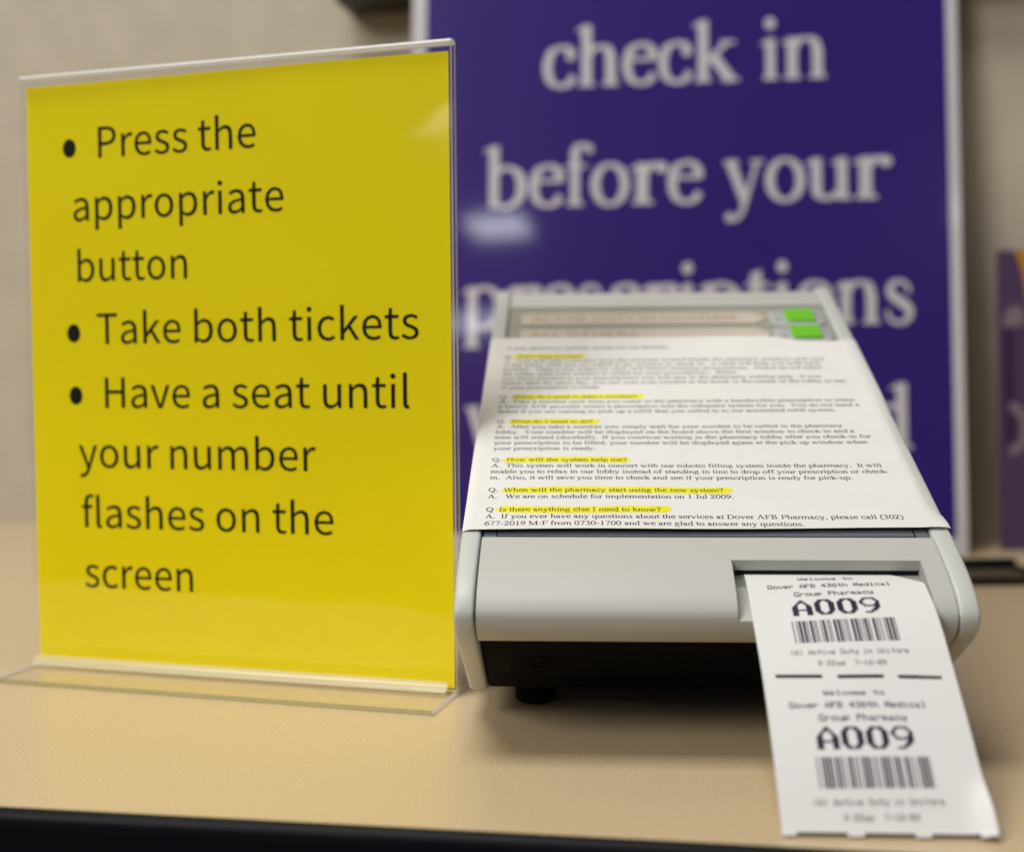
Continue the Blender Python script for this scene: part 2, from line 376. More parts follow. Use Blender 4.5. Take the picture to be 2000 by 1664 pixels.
def draw(g, c):
    S, H = g.S, g.H
    st, sf, path, rect, line, dot, ell, flag, poly = g.st, g.sf, g.path, g.rect, g.line, g.dot, g.ell, g.flag, g.poly
    def arch(x0, x1):
        path([(x0 + 5, 330), (x0 + 60, 405), (x0 + 150, 440), (x0 + 235, 410), (x1, 300)]); st(x1, 0, 315); sf(x1, 0)
    if c == 'a':
        path([(80, 350), (100, 415), (185, 443), (272, 415), (300, 320)]); dot(88, 352, S * .5); st(300, 75, 330)
        path([(300, 90), (318, 28), (365, 20), (435, 62)], S=S * .8)
        path([(300, 285), (185, 240), (95, 180), (78, 105), (120, 45), (200, 40), (300, 100)])
    elif c in 'bp':
        y0, y1 = (0, 683) if c == 'b' else (-217, 450)
        st(112, y0, y1); flag(112, y1)
        if c == 'p': sf(112, -217)
        path([(112, 370), (190, 425), (275, 440), (390, 370), (428, 230), (390, 85), (270, 8), (180, 14), (112, 60)])
    elif c == 'c':
        path([(390, 350), (340, 425), (250, 443), (130, 395), (75, 230), (115, 75), (225, 14), (330, 30), (412, 115)], H=H * 1.1); dot(368, 352, S * .55)
    elif c in 'dq':
        if c == 'd': st(385, 0, 683); flag(385, 683); rect(385, 487, 0, H)
        else: st(390, -217, 450); sf(390, -217)
        path([(385, 380), (315, 435), (240, 443), (115, 370), (70, 220), (105, 75), (225, 10), (310, 24), (385, 80)])
    elif c == 'e':
        rect(95, 405, 262, 262 + H)
        path([(398, 268), (388, 370), (320, 432), (240, 443), (120, 390), (72, 230), (115, 75), (225, 14), (330, 30), (410, 112)], H=H * 1.1)
    elif c == 'f':
        st(145, 0, 560); sf(145, 0, 85, 95); path([(145, 540), (158, 620), (215, 666), (290, 655), (330, 625)]); dot(325, 622, S * .45); rect(25, 300, 425 - H * .2, 450)
    elif c == 'g':
        ell(215, 305, 125, 140); path([(300, 405), (370, 432), (468, 418)], H=H * 1.1)
        path([(150, 180), (85, 120), (120, 60), (270, 40), (400, 22), (450, -60), (380, -165), (240, -205), (80, -175), (40, -95), (75, -30), (150, 40)], S=S * .62, H=H * .85)
    elif c == 'h': st(112, 0, 683); flag(112, 683); sf(112, 0); arch(112, 382)
    elif c == 'i': st(138, 0, 450); flag(138, 450); sf(138, 0); dot(135, 618, S * .62)
    elif c == 'k':
        st(112, 0, 683); flag(112, 683); sf(112, 0); line((125, 205), (385, 435), H * 1.2); line((215, 285), (420, 12), S)
        rect(300, 468, 450 - H * .85, 450); rect(315, 510, 0, H * .85)
    elif c == 'l': st(138, 0, 683); flag(138, 683); sf(138, 0)
    elif c == 'm': st(110, 0, 450); flag(110, 450); sf(110, 0); arch(110, 388); arch(388, 666)
    elif c == 'n': st(110, 0, 450); flag(110, 450); sf(110, 0); arch(110, 382)
    elif c == 'o': ell(250, 225, 185, 220)
    elif c == 'r':
        st(112, 0, 450); flag(112, 450); sf(112, 0, 75, 90); path([(115, 325), (170, 405), (245, 435), (300, 415)]); dot(292, 398, S * .55)
    elif c == 's':
        h = H * 1.1
        path([(318, 320), (300, 400), (210, 443), (112, 410), (95, 325), (165, 260), (260, 205), (325, 135), (300, 45), (195, 6), (90, 45), (58, 140)],
             W=[h, h, h, S * .6, S * .85, S * .95, S * .95, S * .85, S * .6, h, h, h])
    elif c == 't':
        st(122, 80, 545); poly((122 - S / 2, 545), (122 + S / 2, 545), (122 + S / 2, 590)); rect(18, 262, 450 - H * 1.1, 450)
        path([(122, 95), (138, 28), (190, 12), (268, 60)], S=S * .8)
    elif c == 'u':
        st(112, 120, 450); flag(112, 450); path([(112, 140), (135, 50), (215, 16), (300, 45), (385, 105)]); st(385, 0, 450); flag(385, 450); rect(385, 485, 0, H)
    elif c == 'v':
        line((85, 445), (262, 5), S); line((418, 445), (268, 5), H * 1.2); rect(10, 190, 450 - H * .85, 450); rect(335, 490, 450 - H * .85, 450)
    elif c == 'w':
        for a, b, w in ((85, 222, S), (360, 228, H * 1.2), (330, 490, S), (640, 496, H * 1.2)): line((a, 445), (b, 5), w)
        rect(10, 185, 450 - H * .85, 450); rect(262, 425, 450 - H * .85, 450); rect(560, 712, 450 - H * .85, 450)
    elif c == 'x':
        line((95, 442), (400, 8), S); line((400, 442), (85, 8), H * 1.2)
        for x0, x1, y in ((15, 200, 450 - H * .85), (310, 475, 450 - H * .85), (10, 160, 0), (300, 490, 0)): rect(x0, x1, y, y + H * .85)
    elif c == 'y':
        line((85, 445), (266, 5), S); line((418, 445), (262, -20), H * 1.2); path([(266, -5), (215, -120), (150, -185), (75, -175)], S=H * 1.5); dot(75, -165, S * .48)
        rect(10, 190, 450 - H * .85, 450); rect(335, 490, 450 - H * .85, 450)
    elif c == 'z': rect(50, 405, 450 - H, 450); rect(32, 412, 0, H); line((365, 435), (75, 12), S)
    elif c == 'A':
        line((352, 665), (105, 15), H * 1.2); line((352, 655), (605, 15), S * 1.1); rect(185, 500, 225, 225 + H); rect(10, 210, 0, H * .85); rect(495, 715, 0, H * .85)
    elif c in 'BPD':
        st(150, 0, 662); rect(25, 165, 0, H); rect(25, 165, 662 - H, 662)
        if c == 'D': path([(150, 645), (320, 645), (545, 565), (632, 330), (545, 95), (320, 17), (150, 17)], S=S * 1.1)
        if c == 'P': path([(150, 645), (330, 643), (470, 585), (500, 475), (450, 355), (320, 305), (150, 305)])
        if c == 'B':
            path([(150, 645), (310, 643), (430, 600), (460, 505), (420, 395), (300, 355), (150, 355)])
            path([(290, 355), (440, 320), (525, 195), (455, 55), (320, 17), (150, 17)])
    elif c == 'C': path([(608, 470), (540, 590), (370, 650), (175, 580), (80, 330), (165, 90), (370, 14), (520, 45), (628, 140)], S=S * 1.1); rect(595, 595 + H, 460, 660)
    elif c in 'EF':
        st(150, 0, 662); rect(20, 550, 662 - H, 662); rect(150, 430, 325, 325 + H); rect(520, 520 + H, 515, 662); rect(400, 400 + H, 255, 420)
        if c == 'E': rect(20, 590, 0, H); poly((560, 0), (592, 0), (600, 160), (575, 150))
        else: sf(150, 0, 120, 120)
    elif c == 'H':
        for x in (150, 570): st(x, 0, 662); sf(x, 0, 110, 110); sf(x, 662, 110, 110, -1)
        rect(150, 570, 325, 325 + H)
    elif c == 'I': st(166, 0, 662); sf(166, 0, 125, 125); sf(166, 662, 125, 125, -1)
    elif c == 'J': st(232, 150, 662); sf(232, 662, 120, 120, -1); path([(232, 165), (212, 45), (120, 2), (45, 40)]); dot(62, 62, S * .5)
    elif c == 'M':
        st(130, 0, 662, H * 1.2); st(745, 0, 662, S * 1.1); line((110, 662), (440, 10), S * 1.1); line((440, 10), (745, 662), H * 1.2)
        sf(130, 0, 115, 115, 1, H); sf(745, 0, 120, 110); rect(15, 130, 662 - H * .85, 662); rect(745, 870, 662 - H * .85, 662)
    elif c == 'Q':
        ell(360, 331, 285, 320); path([(330, 15), (440, -100), (550, -165), (690, -172)], S=S * .9, H=H * 1.6)
    elif c == 'T':
        st(305, 0, 662); sf(305, 0, 125, 125); rect(25, 585, 662 - H, 662); rect(20, 20 + H, 500, 662); rect(590 - H, 590, 500, 662)
    elif c == 'W':
        for a, b, w in ((95, 305, S * 1.1), (485, 310, H * 1.2), (450, 660, S * 1.1), (850, 665, H * 1.2)): line((a, 655), (b, 0), w)
        rect(5, 225, 662 - H * .85, 662); rect(365, 580, 662 - H * .85, 662); rect(760, 935, 662 - H * .85, 662)
    elif c == 'Y':
        line((115, 655), (370, 285), S * 1.1); line((620, 655), (375, 285), H * 1.2); st(370, 0, 300); sf(370, 0, 120, 120)
        rect(22, 240, 662 - H * .85, 662); rect(500, 703, 662 - H * .85, 662)
    elif c == '0': ell(250, 330, 185, 325)
    elif c == '1': st(255, 0, 670); flag(255, 670); sf(255, 0, 110, 110)
    elif c == '2': path([(65, 520), (115, 625), (225, 655), (345, 600), (365, 480), (290, 320), (60, 40)]); rect(45, 455, 0, H * 1.9)
    elif c == '3':
        path([(65, 545), (130, 635), (230, 652), (345, 585), (330, 440), (190, 355)]); path([(190, 355), (345, 315), (400, 195), (345, 65), (205, 16), (75, 38)]); dot(80, 45, S * .45)
    elif c == '4': st(360, 0, 670); rect(20, 470, 165, 165 + H * 1.8); line((335, 660), (40, 185), H * 1.3)
    elif c in '69':
        P = [(430, 655), (270, 570), (120, 400), (75, 220), (125, 65), (250, 14), (385, 75), (420, 215), (365, 355), (245, 392), (120, 320)]
        path(P if c == '6' else [(500 - x, 662 - y) for x, y in P])
    elif c == '7': rect(40, 450, 605, 662); line((425, 640), (195, 0), S * .7)
    elif c == '.': dot(125, 45, S * .62)
    elif c == ',': dot(120, 45, S * .62); path([(150, 40), (145, -50), (85, -125)], S=H * 1.3)
    elif c == ':': dot(135, 45, S * .62); dot(135, 400, S * .62)
    elif c == '?': path([(80, 510), (115, 620), (215, 655), (335, 590), (335, 470), (260, 360), (228, 270), (225, 175)]); dot(225, 45, S * .62)
    elif c == '-': rect(35, 290, 195, 260)
    elif c in '()':
        P = [(285, 670), (150, 520), (95, 250), (150, -30), (285, -172)]
        path(P if c == '(' else [(333 - x, y) for x, y in P], S=S * .9)
    elif c == '!': st(165, 180, 660); dot(165, 45, S * .62)
ADV = dict(zip('abcdefghijklmnopqrstuvwxyz', (444, 500, 444, 500, 444, 333, 500, 500, 278, 278, 500, 278, 778, 500, 500, 500, 500, 333, 389, 278, 500, 500, 722, 500, 500, 444)))
ADV.update(zip('ABCDEFGHIJKLMNOPQRSTUVWXYZ', (722, 667, 667, 722, 611, 556, 722, 722, 333, 389, 722, 611, 889, 722, 722, 556, 722, 667, 556, 611, 722, 722, 944, 722, 722, 611)))
ADV.update({d: 500 for d in '0123456789'})
ADV.update({' ': 250, '.': 250, ',': 250, '?': 444, '-': 333, '(': 333, ')': 333, ':': 278, '!': 333})
BOLD = dict(zip('abcdefghiklmnoprstuvwy', (500, 556, 444, 556, 444, 333, 500, 556, 278, 556, 278, 833, 556, 500, 556, 444, 389, 333, 556, 500, 722, 500)))
SERIF_CACHE = {}
def serif_glyph(ch, bold=False):
    key = (ch, bold)
    if key not in SERIF_CACHE:
        g = Pen(108 if bold else 102, 42 if bold else 44, 5 if bold else 3)
        draw(g, ch)
        adv = BOLD[ch] if bold else ADV[ch]
        kx = adv / ADV[ch]
        if not g.polys: SERIF_CACHE[key] = (adv, [], [])
        else:
            pts = []; faces = []
            for p in g.polys:
                a = sum(p[i][0] * p[(i + 1) % len(p)][1] - p[(i + 1) % len(p)][0] * p[i][1] for i in range(len(p)))
                if abs(a) < 1: continue
                if a < 0: p = p[::-1]
                faces.append(list(range(len(pts), len(pts) + len(p)))); pts += [(x * kx, y) for x, y in p]
            SERIF_CACHE[key] = (adv,) + cdt(pts, [], faces)
    return SERIF_CACHE[key]
def text_width(s, glyph): return sum(250 if c == ' ' else glyph(c)[0] for c in s)
def put_text(mb, s, glyph, x, y, kx, ky, f, m, space=250, track=0):
    """lay the string along x from (x, y); f maps flat (x, y) to 3-D"""
    for c in s:
        if c == ' ': x += space * kx; continue
        adv, vs, fs = glyph(c)
        mb.add([f(x + vx * kx, y + vy * ky) for vx, vy in vs], fs, m)
        x += (adv + track) * kx
    return x
FIVE = {'A': '7C1211127C', 'B': '7F49494936', 'D': '7F4141413E', 'F': '7F09090901', 'G': '3E41415173', 'M': '7F021C027F', 'P': '7F09090906', 'U': '3F4040403F',
        'W': '3F4038403F', 'a': '2054547840', 'c': '3844444428', 'd': '384444287F', 'e': '3854545418', 'f': '00087E0902', 'h': '7F08040478', 'i': '00447D4000',
        'l': '00417F4000', 'm': '7C04780478', 'n': '7C08040478', 'o': '3844444438', 'p': 'FC18242418', 'r': '7C08040408', 't': '04043F4424', 'u': '3C4040207C',
        'v': '1C2040201C', 'y': '4C9090907C', '0': '3E5149453E', '1': '00427F4000', '2': '7249494946', '3': '2141494D33', '4': '1814127F10', '6': '3C4A494931',
        '7': '4121110907', '9': '464949291E', '(': '001C224100', ')': '0041221C00', ':': '0000140000', '-': '0808080808'}
def put_dots(mb, s, x, y, pitch, h, f, m):
    """5 x 7 dot-matrix letters; y is the baseline, growing upwards"""
    px, py = pitch / 6.0, h / 7.0
    for c in s:
        if c != ' ':
            cols = [int(FIVE[c][i:i + 2], 16) for i in range(0, 10, 2)]
            for r in range(8):
                j = 0
                while j < 5:
                    if cols[j] >> r & 1:
                        e = j
                        while e < 5 and cols[e] >> r & 1: e += 1
                        x0, x1, y1, y0 = x + j * px, x + (e + .25) * px, y + (7.1 - r) * py, y + (5.9 - r) * py
                        mb.add([f(x0, y0), f(x1, y0), f(x1, y1), f(x0, y1)], [(0, 1, 2, 3)], m)
                        j = e
                    else: j += 1
        x += pitch

# ================================================================== the setting
HW = -math.atan(.1926)                      # heading of the wall
def wall_xy(x, d=0): return (x * math.cos(HW) + d * -math.sin(HW), 1084.8 + x * math.sin(HW) + d * math.cos(HW))
w = MB(); w.box(-1700, 1500, 0, 40, -60, 1300)
o = w.build('wall', MT['wall'], smooth=False); place(o, (0, 1084.8, 0), rz(HW)); o['kind'] = 'structure'

# counter: laminate top with a rolled black edge
HC = -.147
root = empty('counter', (0, 353.5, 0), rz(HC))
tag(root, 'tan speckled laminate counter with a black front edge, everything stands on it', 'counter')
w = MB(); w.box(-1500, 1300, 2, 800, -28, 0); w.build('countertop', MT['laminate'], root, smooth=False)
w = MB()
prof = [(2, 0), (0, -.2), (-1.2, -.8), (-1.9, -1.9), (-2.2, -3.2), (-2.2, -6), (-2.2, -24), (-1.8, -29), (-.6, -32), (2, -32)]
w.prism(prof, -1500, 1300); w.build('edge_band', MT['edge'], root)
w = MB(); w.box(-1490, 1290, 28, 70, -700, -33); w.build('front_board', MT['carcass'], root, smooth=False)

# dark framed board hung on the wall, only its foot in view
root = empty('notice_board', (*wall_xy(0), 0), rz(HW))
tag(root, 'dark framed board on the wall above, partly hidden by the purple poster', 'notice board')
w = MB()
w.box(-152, 560, -46, -1, 484, 506); w.box(-152, 560, -46, -1, 900, 922)
w.box(-152, -130, -46, -1, 506.5, 899.5); w.box(538, 560, -46, -1, 506.5, 899.5)
w.build('frame', MT['board'], root, bevel=1.5)
w = MB(); w.box(-129, 537, -30, -6, 507, 899); w.build('pin_panel', MT['cork'], root, smooth=False)

# ================================================================== purple poster leaning at the back
PR = rz(-.124) @ rx(-.116)
root = empty('poster', (362, 924, 0.6), PR)
tag(root, 'large purple poster with white check in lettering, leaning at the back behind the ticket machine', 'poster')
w = MB(); w.box(-457, 0, 0.4, 5, 0, 610); w.build('foam_backing', MT['foam'], root, smooth=False)
w = MB()
w.add([(-457, 0, 0), (0, 0, 0), (0, 0, 610), (-457, 0, 610)], [(0, 1, 2, 3)], 1)
w.add([(-444.5, -.15, 12.5), (-9.0, -.15, 12.5), (-9.0, -.15, 597), (-444.5, -.15, 597)], [(0, 1, 2, 3)], 0)
B = lambda c: serif_glyph(c, True)
fp = lambda x, y: (x, -.3, y)
for s, base, width in (('check in', 393.0, 240), ('before your', 289.6, 337), ('prescriptions', 186.0, 372), ('will be filled', 84.0, 366)):
    W0 = text_width(s, B)
    put_text(w, s, B, -223.5 - width / 2, base, width / W0, .0785, fp, 1)
w.build('printed_face', [MT['poster'], MT['poster_white']], root, smooth=False)
w = MB(); w.add([(-250, 6, 330), (-200, 6, 330), (-200, 62, 2), (-250, 62, 2), (-250, 8, 330), (-200, 8, 330), (-200, 65, 2), (-250, 65, 2)],
                [(0, 1, 2, 3), (7, 6, 5, 4), (0, 4, 5, 1), (2, 6, 7, 3), (0, 3, 7, 4), (1, 5, 6, 2)])
w.build('easel_strut', MT['foam'], root, smooth=False)

# ================================================================== small flyer stand at the right
FR = rz(-.06) @ rx(-.07)
root = empty('flyer_stand', (399, 950, 0.4), FR)
tag(root, 'small stand holding a lavender flyer with an amber corner, right of the purple poster', 'flyer stand')
w = MB(); w.box(0, 216, 0, 3, 0, 246); w.build('holder', MT['flyer'], root, bevel=.6)
w = MB()
fq = lambda x, z, e: (x, -e, z)
w.add([fq(1, 1, .3), fq(215, 1, .3), fq(215, 245, .3), fq(1, 245, .3)], [(0, 1, 2, 3)], 0)
cur = [(14, 245), (18, 236), (21, 224), (23, 208), (26, 190), (30, 170), (40, 150)]
w.add([fq(x, z, .5) for x, z in cur] + [fq(215, 150, .5), fq(215, 245, .5)], [tuple(range(len(cur) + 2))], 1)
w.add([fq(5, 88, .5), fq(12, 88, .5), fq(12, 178, .5), fq(5, 182, .5)], [(0, 1, 2, 3)], 2)
ring = []
for i in range(17):
    a = -math.pi / 2 + math.pi * i / 16
    ring.append(((8 + 16 * math.cos(a), 99 + 22 * math.sin(a)), (8 + 9 * math.cos(a), 99 + 14 * math.sin(a))))
for a, b in zip(ring, ring[1:]): w.add([fq(*a[0], .7), fq(*b[0], .7), fq(*b[1], .7), fq(*a[1], .7)], [(0, 1, 2, 3)], 3)
w.add([fq(3, 183, .7), fq(20, 183, .7), fq(21, 196, .7), fq(15, 201, .7), fq(6, 196, .7)], [(0, 1, 2, 3, 4)], 3)  # pale patch painted in place of a ceiling light's reflection
w.build('flyer', [MT['flyer'], MT['flyer_yellow'], MT['flyer_dark'], MT['flyer_pale_glare']], root, smooth=False)
w = MB(); w.box(20, 196, 3.5, 60, 0, 2.5); w.build('foot', MT['foam'], root, bevel=.5)

# ================================================================== shallow dark tray beyond the machine
root = empty('pen_tray', (284, 816, 0.2), rz(.035))
tag(root, 'shallow dark tray lying on the counter in front of the flyer stand', 'tray')
w = MB(); w.box(-79, 79, -28, 28, 0, 1.5); w.build('tray_floor', MT['tray_floor'], root, smooth=False)
w = MB(); w.box(-84, 84, 28.2, 33, 0, 9); w.box(-84, 84, -33, -28.2, 0, 5.5); w.box(-84, -79.2, -28, 28, 0, 5); w.box(79.2, 84, -28, 28, 0, 5)
w.build('rim', MT['tray'], root, bevel=.7)

# ================================================================== clear sign holder and its yellow sheet
SX, SY, SH = -25.675, 514.524, -.2745
SR = rz(SH)
root = empty('sign_holder', (SX, SY, 0), SR)
tag(root, 'clear acrylic T-shaped sign holder standing at the left, holding the yellow sheet', 'sign holder')
X0, X1 = -217.4, 1.3
def slab(name, x0, x1, y0, y1, z0, z1, face, edges):
    """edges: material per side in the order bottom, top, front, back, left, right"""
    w = MB(); w.box(x0, x1, y0, y1, z0, z1)
    mats = [face] + [e for e in edges]
    w.m = [1, 2, 3, 4, 5, 6]
    o = w.build(name, mats, root, smooth=False); o.rotation_euler.x = LEAN; return o
LEAN = .009                                 # the panel leans a touch forward
c, be, de = MT['clear'], MT['bright_edge'], MT['dim_edge']
slab('front_panel', X0, X1, -2.6, -0.5, 2.6, 285.8, c, [be, be, c, c, MT['see'], be])
slab('back_panel', X0, X1, 2.6, 4.6, 2.6, 285.8, c, [be, be, c, c, MT['see'], be])
cb = MT['clear_base']
w = MB()                                     # base plate, ends chamfered and whitened as if lit from inside
q = 1.0
w.add([(X0, -33.5, .15), (X1, -33.5, .15), (X1, 25, .15), (X0, 25, .15), (X0 + q, -33.5, 2.4), (X1 - q, -33.5, 2.4), (X1 - q, 25, 2.4), (X0 + q, 25, 2.4),
       (X0, -33.5, 1.2), (X1, -33.5, 1.2), (X1, 25, 1.2), (X0, 25, 1.2)],
      [(3, 2, 1, 0), (4, 5, 6, 7), (0, 1, 9, 8), (8, 9, 5, 4), (2, 3, 11, 10), (10, 11, 7, 6), (1, 2, 10, 9), (9, 10, 6, 5), (3, 0, 8, 11), (11, 8, 4, 7)])
w.m = [1, 0, 2, 2, 3, 3, 3, 3, 3, 3]
w.build('base', [cb, MT['see'], de, be], root, smooth=False)
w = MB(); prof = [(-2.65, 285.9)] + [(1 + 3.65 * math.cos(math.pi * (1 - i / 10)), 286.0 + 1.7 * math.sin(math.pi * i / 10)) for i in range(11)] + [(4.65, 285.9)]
w.prism(prof, X0, X1); w.build('top_fold_glow', be, root).rotation_euler.x = LEAN  # whitened bend stands in for light reflected inside the top edge
w = MB(); w.prism([(-2.65, 2.45), (-6.2, 2.45), (-4.8, 2.9), (-3.7, 3.9), (-3.1, 5.2), (-2.65, 6.6)], X0 + .4, X1 - 4.2)
w.build('weld_bead', MT['weld'], root)

w = MB()
def sheet(x, z):
    y = .5 + .55 * math.sin((x + 60) / 46) * max(0, (z - 150) / 130) ** 2
    return (x - 216.4, y, z + 3)
NX, NZ = 44, 36
w.v = []
for j in range(NZ + 1):
    for i in range(NX + 1):
        x, z = 215.9 * i / NX, 279.4 * j / NZ
        w.v.append(sheet(x, z))
for j in range(NZ):
    for i in range(NX):
        a = j * (NX + 1) + i
        w.f.append((a, a + 1, a + NX + 2, a + NX + 1)); w.m.append(0)
def fy(x, y):
    p = sheet(x, y); return (p[0], p[1] - .12, p[2])
LINES = [('Press the', 38.6, 243.6, 122.6), ('appropriate', 24.9, 214.2, 136.0), ('button', 26.0, 185.2, 86.6), ('Take both tickets', 37.2, 155.2, 200.4),
         ('Have a seat until', 39.4, 124.6, 195.8), ('your number', 25.8, 95.8, 149.0), ('flashes on the', 26.4, 66.8, 158.2), ('screen', 27.3, 37.6, 86.4)]
KY = 14.6 / SANS_CAP
def sans_w(s): return sum(300 if ch == ' ' else sans_glyph(ch)[0] for ch in s)
for s, x0, base, x1 in LINES:
    k = (x1 - x0) / (sans_w(s) - 150)
    put_text(w, s, sans_glyph, x0 - 70 * k, base, k, KY, fy, 1, space=300)
for x, y in ((23.6, 249.0), (23.8, 160.6), (24.2, 130.6)):
    w.add([fy(x + 3.6 * math.cos(i * math.pi / 16), y + 4.4 * math.sin(i * math.pi / 16)) for i in range(32)], [tuple(range(32))], 1)
o = w.build('yellow_sheet', [MT['yellow'], MT['yellow_ink']]); place(o, (SX, SY, 0), SR @ rx(LEAN))
tag(o, 'bright yellow sheet of paper with bulleted instructions in black, inside the clear holder', 'paper sign')

# ================================================================== ticket machine
DX, DY, DH = -11.134, 454.915, -.0558
DR = rz(DH)
AL = .4687; TA = math.tan(AL); ZT = 82.776
root = empty('ticket_machine', (DX, DY, 0), DR)
tag(root, 'pale grey sloping ticket machine with two green buttons and a black base', 'ticket machine')
def TP(u, v, wv=0):                    # point on the sloping top: u across, v up the slope, wv off the surface
    return (u, v * math.cos(AL) - wv * math.sin(AL), ZT + v * math.sin(AL) + wv * math.cos(AL))
def top2(v, wv=0): p = TP(0, v, wv); return (p[1], p[2])
FRONT = [(-14, 74.4), (-23.5, 68.7), (-31, 63.0), (-34.8, 59.0), (-36.4, 55.6), (-36, 52.0), (-33.4, 48.2), (-28.4, 44.4)]
cheek = [top2(243, -3), top2(238.5, -.9), top2(-3.6, -.9)] + FRONT + [(-12, 34.4), (3.5, 25.0), (20, 14.8), (23, 12.6), (26, 11.6), (226, 11.6), (228, 14), (228, 186), (224, 192)]
for x0, x1 in ((-8.5, -.8), (170.7, 178.5)):
    w = MB(); w.prism(cheek, x0, x1); w.build('side_cheek', MT['cheek'], root, bevel=1.5, seg=3)
# body core: rear hood, recessed deck, back
core = [top2(-5, -3.2), (-14, 69), (-18, 60), (-12, 50), (-14, 44.2), (226, 44.2), (227, 186), top2(240, -2.2), top2(217.6, -1.0), top2(217.4, -3.2)]
w = MB(); w.prism(core, -.3, 170.2); w.build('body', MT['plastic'], root, bevel=.4)
def deckbox(w, u0, u1, v0, v1, w0, w1, m=0):
    vs = [TP(u, v, z) for z in (w0, w1) for v in (v0, v1) for u in (u0, u1)]
    w.add(vs, [(0, 2, 3, 1), (4, 5, 7, 6), (0, 1, 5, 4), (2, 6, 7, 3), (0, 4, 6, 2), (1, 3, 7, 5)], m)
w = MB(); deckbox(w, .2, 169.8, 8, 217.0, -3.1, -1.9, 0); deckbox(w, .2, 169.8, -6.0, 8, -3.1, -1.9, 1)  # front strip coloured dark for the shade under the notice
deckbox(w, 5.0, 164.9, -4.7, -4.3, -1.89, -1.75, 2); deckbox(w, 164.4, 165.0, -4.3, 40, -1.89, -1.75, 2); deckbox(w, 4.9, 5.4, -4.3, 40, -1.89, -1.75, 2)
deckbox(w, 7, 139, 189.6, 192.2, -1.89, -1.7, 3)
deck = w.build('deck_plate', [MT['olive'], MT['deck_shade'], MT['groove'], MT['olive']], root, smooth=False)
for k, (v0, s) in enumerate(((194.6, 'ACTIVE DUTY IN UNIFORM'), (174.2, 'ALL OTHERS'))):
    w = MB(); n = 14.4
    shp = [(6.7, v0), (131, v0), (135, v0 + 3.5), (137.4, v0 + n / 2), (135, v0 + n - 3.5), (131, v0 + n), (6.7, v0 + n)]
    w.add([TP(u, v, -1.25) for u, v in shp] + [TP(u, v, -1.88) for u, v in shp],
          [tuple(range(7))] + [(i, i + 7, (i + 1) % 7 + 7, (i + 1) % 7) for i in range(7)], 0)
    W0 = sans_w(s); kx = (110 if k == 0 else 57) / W0
    put_text(w, s, sans_glyph, 12, v0 + 4, kx, 7.0 / SANS_CAP, lambda x, y: TP(x, y, -1.18), 1, space=300)
    w.build('label_strip', [MT['label'], MT['label_ink']], root, smooth=False)
def rounded(u0, u1, v0, v1, r, n=5):
    out = []
    for cx, cy, a0 in ((u1 - r, v1 - r, 0), (u0 + r, v1 - r, 90), (u0 + r, v0 + r, 180), (u1 - r, v0 + r, 270)):
        for i in range(n + 1):
            a = math.radians(a0 + 90 * i / n); out.append((cx + r * math.cos(a), cy + r * math.sin(a)))
    return out
def pad(w, shp, w0, w1, edge=.6):
    n = len(shp); cu = sum(p[0] for p in shp) / n; cv = sum(p[1] for p in shp) / n
    rows = [[TP(u, v, w0) for u, v in shp], [TP(u, v, w1 - edge) for u, v in shp],
            [TP(u + (cu - u) * edge / 8, v + (cv - v) * edge / 8, w1) for u, v in shp]]
    fs = [tuple(range(2 * n, 3 * n))]
    for r in range(2): fs += [(r * n + i, r * n + (i + 1) % n, (r + 1) * n + (i + 1) % n, (r + 1) * n + i) for i in range(n)]
    w.add(sum(rows, []), fs)
for v0 in (190.6, 169.6):
    w = MB(); pad(w, rounded(138.6, 168.6, v0, v0 + 20, 7), -1.9, -.5, .5); bz = w.build('button_bezel', MT['bezel'], root)
    w = MB(); pad(w, rounded(147.4, 162.8, v0 + 3.2, v0 + 18.2, 1.8), -.6, .9, .7); w.build('button', MT['green'], bz)
    w = MB(); w.lathe((0, 0, 0), 'z', [(1.3, 0), (1.2, .5), (.6, .9)], 14)
    p = TP(143.0, v0 + 6, -.5); o = w.build('indicator', MT['olive'], bz); o.location = Vector(p) * MM; o.rotation_euler = (AL, 0, 0)

# front fascia with the ticket slot cut through it
fas = catmull([top2(-6.4, -.9)] + FRONT + [(-23.6, 42.9)], 4)
cum = [0]
for a, b in zip(fas, fas[1:]): cum.append(cum[-1] + math.hypot(b[0] - a[0], b[1] - a[1]))
def fas_at(s):
    for i in range(len(cum) - 1):
        if s <= cum[i + 1] or i == len(cum) - 2:
            t = (s - cum[i]) / (cum[i + 1] - cum[i])
            return (fas[i][0] + t * (fas[i + 1][0] - fas[i][0]), fas[i][1] + t * (fas[i + 1][1] - fas[i][1]))
def s_of(yv, lo, hi):
    best = min((abs(fas_at(lo + (hi - lo) * i / 400)[0] - yv), lo + (hi - lo) * i / 400) for i in range(401)); return best[1]
def s_z(zv): return min((abs(fas_at(cum[-1] * i / 800)[1] - zv), cum[-1] * i / 800) for i in range(801))[1]
SLOT_U0, SLOT_U1 = 93.4, 162.4
sA = s_of(-17.6, 0, cum[-1] * .5); sD = s_z(53.3)
ss = sorted(set(cum + [sA, sD] + [sA + (sD - sA) * i / 8 for i in range(1, 8)]))
us = [-.3] + [20 * i for i in range(1, 5)] + [SLOT_U0, 105, 116, 127, 138, 149, SLOT_U1, 170.3]
w = MB(); idx = {}
for j, s in enumerate(ss):
    y, z = fas_at(s)
    for i, u in enumerate(us): idx[i, j] = len(w.v); w.v.append((u, y, z))
